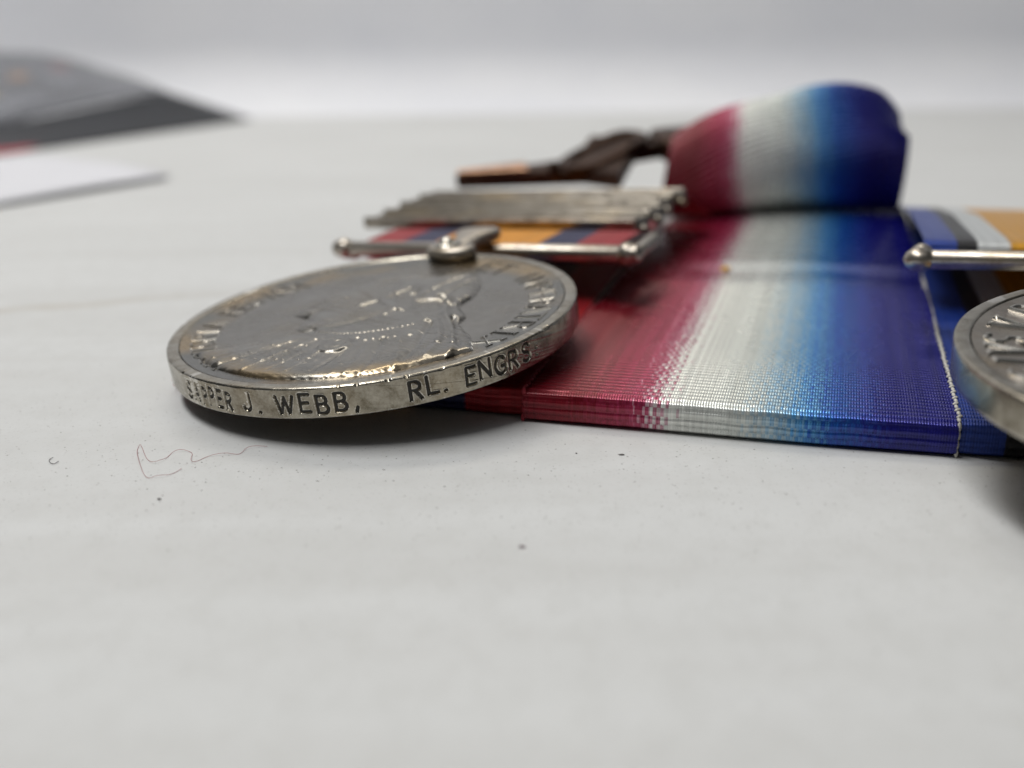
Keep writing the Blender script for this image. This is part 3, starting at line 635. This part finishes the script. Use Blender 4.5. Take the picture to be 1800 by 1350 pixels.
T0 = px_at(442, 209, 430); T0[2] = .1; B0_ = px_at(-60, 284, 284); R1, R2 = px_at(292, 163, 415), px_at(-60, 236, 315)
V, F, uvs = sheet(T0, B0_, R1, R2, 14, 0, .5); part("cover", V - OL, F, M_L1, leaf, uvs)
U1, U2 = px_at(208, 128, 450), px_at(-60, 90, 440)
V, F, uvs = sheet(R1 + A3(0, .4, .2), R2 + A3(0, .4, .2), U1, U2, 14, 2.5, .5); part("inner_page", V - OL, F, M_L2, leaf, uvs)
OP = px_at(0, 350, 205); OP[2] = 0
t = NT("white_paper"); M_PAPER = t.set(Base_Color=(.72, .72, .76), Roughness=.6)
q0, q1 = px_at(300, 309, 236), px_at(-90, 376, 186); q2, q3 = px_at(210, 288, 268), px_at(-110, 284, 274)
V, F, uvs = sheet(q0, q1, q2, q3, 12, 1.2, .35); V[:, 2] = np.maximum(V[:, 2], .4)
ps = obj("paper_sheet", raw_mesh("paper_sheet", V - OP, F, uvs), M_PAPER); ps.location = Vector(OP) * S
tag(ps, "plain white paper sheet with lifted front edge below the dark leaflet", "paper")

# ================================================================== 5. SMALL THINGS ON TABLE AND RIBBON
M_FIB = simple("red_fibre", (.42, .15, .16), .7)
pl = [(-18.7, 71.38), (-20.07, 71.2), (-20.51, 70.09), (-21.54, 70.01), (-22.69, 69.61), (-23.42, 68.56), (-23.75, 69.1), (-24.1, 70.42), (-24.93, 70.78), (-25.55, 70.47), (-25.71, 69.27), (-26.22, 68.53), (-27.09, 69.41), (-28.21, 71.56), (-28.5, 71.8), (-28.2, 70.55), (-27.0, 67.82), (-25.93, 65.96), (-25.24, 65.94), (-24.48, 66.32), (-23.9, 67.42)]
P = smooth_line(pl, 5); P = np.c_[P, .10 + .07 * np.sin(np.arange(len(P)) * .5)]; o_ = P[40].copy(); o_[2] = 0
V, F = tube(P - o_, .015, 6); ft = obj("fibre", raw_mesh("fibre", V, F), M_FIB); ft.location = Vector(o_) * S
tag(ft, "thin tangled red fibre on the white table left of the medal's shadow", "fibre")
P = smooth_line([(-34.11, 69.73), (-34.2, 69.3), (-33.9, 68.76), (-33.52, 68.53), (-33.38, 69.0)], 5); P = np.c_[P, .08 + 0 * P[:, 0]]; o_ = P[8].copy(); o_[2] = 0
V, F = tube(P - o_, .022, 6); fh = obj("fibre", raw_mesh("fibre", V, F), simple("dark_hair", (.10, .09, .09), .6)); fh.location = Vector(o_) * S
tag(fh, "tiny dark hooked hair on the table near the left frame edge", "fibre")
def crumb(loc, r, mat, label, cat, sq=(1.3, .9, .5)):
    V, F = ball((0, 0, 0), r, 9, 6, sq); V = np.array(V); V *= (1 + .25 * RNG.normal(size=(len(V), 1)) * .5)
    o = obj("crumb", raw_mesh("crumb", V, F, smooth=False), mat); o.location = Vector(loc) * S; tag(o, label, cat); return o
M_DK = simple("dark_crumb", (.14, .13, .125), .8)
crumb(uvw(12.3, 46.6, 3.15), .55, simple("mustard_crumb", (.70, .40, .03), .6), "small mustard yellow speck on the white stripe of the middle ribbon", "speck")
crumb((-23.86, 62.3, .05), .11, M_DK, "dark grey crumb on the table below the red fibre", "crumb")
crumb((7.64, 69.1, .05), .10, M_DK, "dark elongated crumb on the table in front of the crimson stripe", "crumb", (2.2, .8, .5))
crumb((4.36, 69.5, .04), .06, M_DK, "small black speck on the table below the red ribbon corner", "crumb")
crumb((.22, 54.9, .06), .13, simple("mauve_crumb", (.22, .15, .18), .8), "blurred mauve grey speck alone on the table in front", "crumb", (1.7, .8, .5))
# dust: countless flecks
n_ = 8000; xy = np.c_[RNG.uniform(-60, 50, n_), RNG.uniform(38, 150, n_)]; q = RNG.random(n_)
keep = q < np.where(xy[:, 1] < 56, .15, np.where(xy[:, 1] < 85, 1.0, .4)); xy = xy[keep]; n_ = len(xy)
rad = np.minimum(RNG.gamma(1.6, .016, n_) + .014, .07); V, F = [], []
for i in range(n_):
    k = 4; a0 = RNG.uniform(0, 6.28); z = .008; b = len(V)
    for j in range(k):
        rr_ = rad[i] * RNG.uniform(.5, 1.3); V.append((xy[i, 0] + rr_ * 1.3 * math.cos(a0 + j * 1.571), xy[i, 1] + rr_ * math.sin(a0 + j * 1.571), z))
    V.append((xy[i, 0], xy[i, 1], z + rad[i] * .6)); F += [[b + j, b + (j + 1) % k, b + 4] for j in range(k)]
t = NT("grey_dust"); M_DUST = t.set(Base_Color=t.mix(t.noise(t.pos(), 1.5, 1), (.12, .115, .11), (.46, .44, .42)), Roughness=.9)
du = obj("dust", raw_mesh("dust", np.array(V), np.array(F), smooth=False), M_DUST); du["kind"] = "stuff"
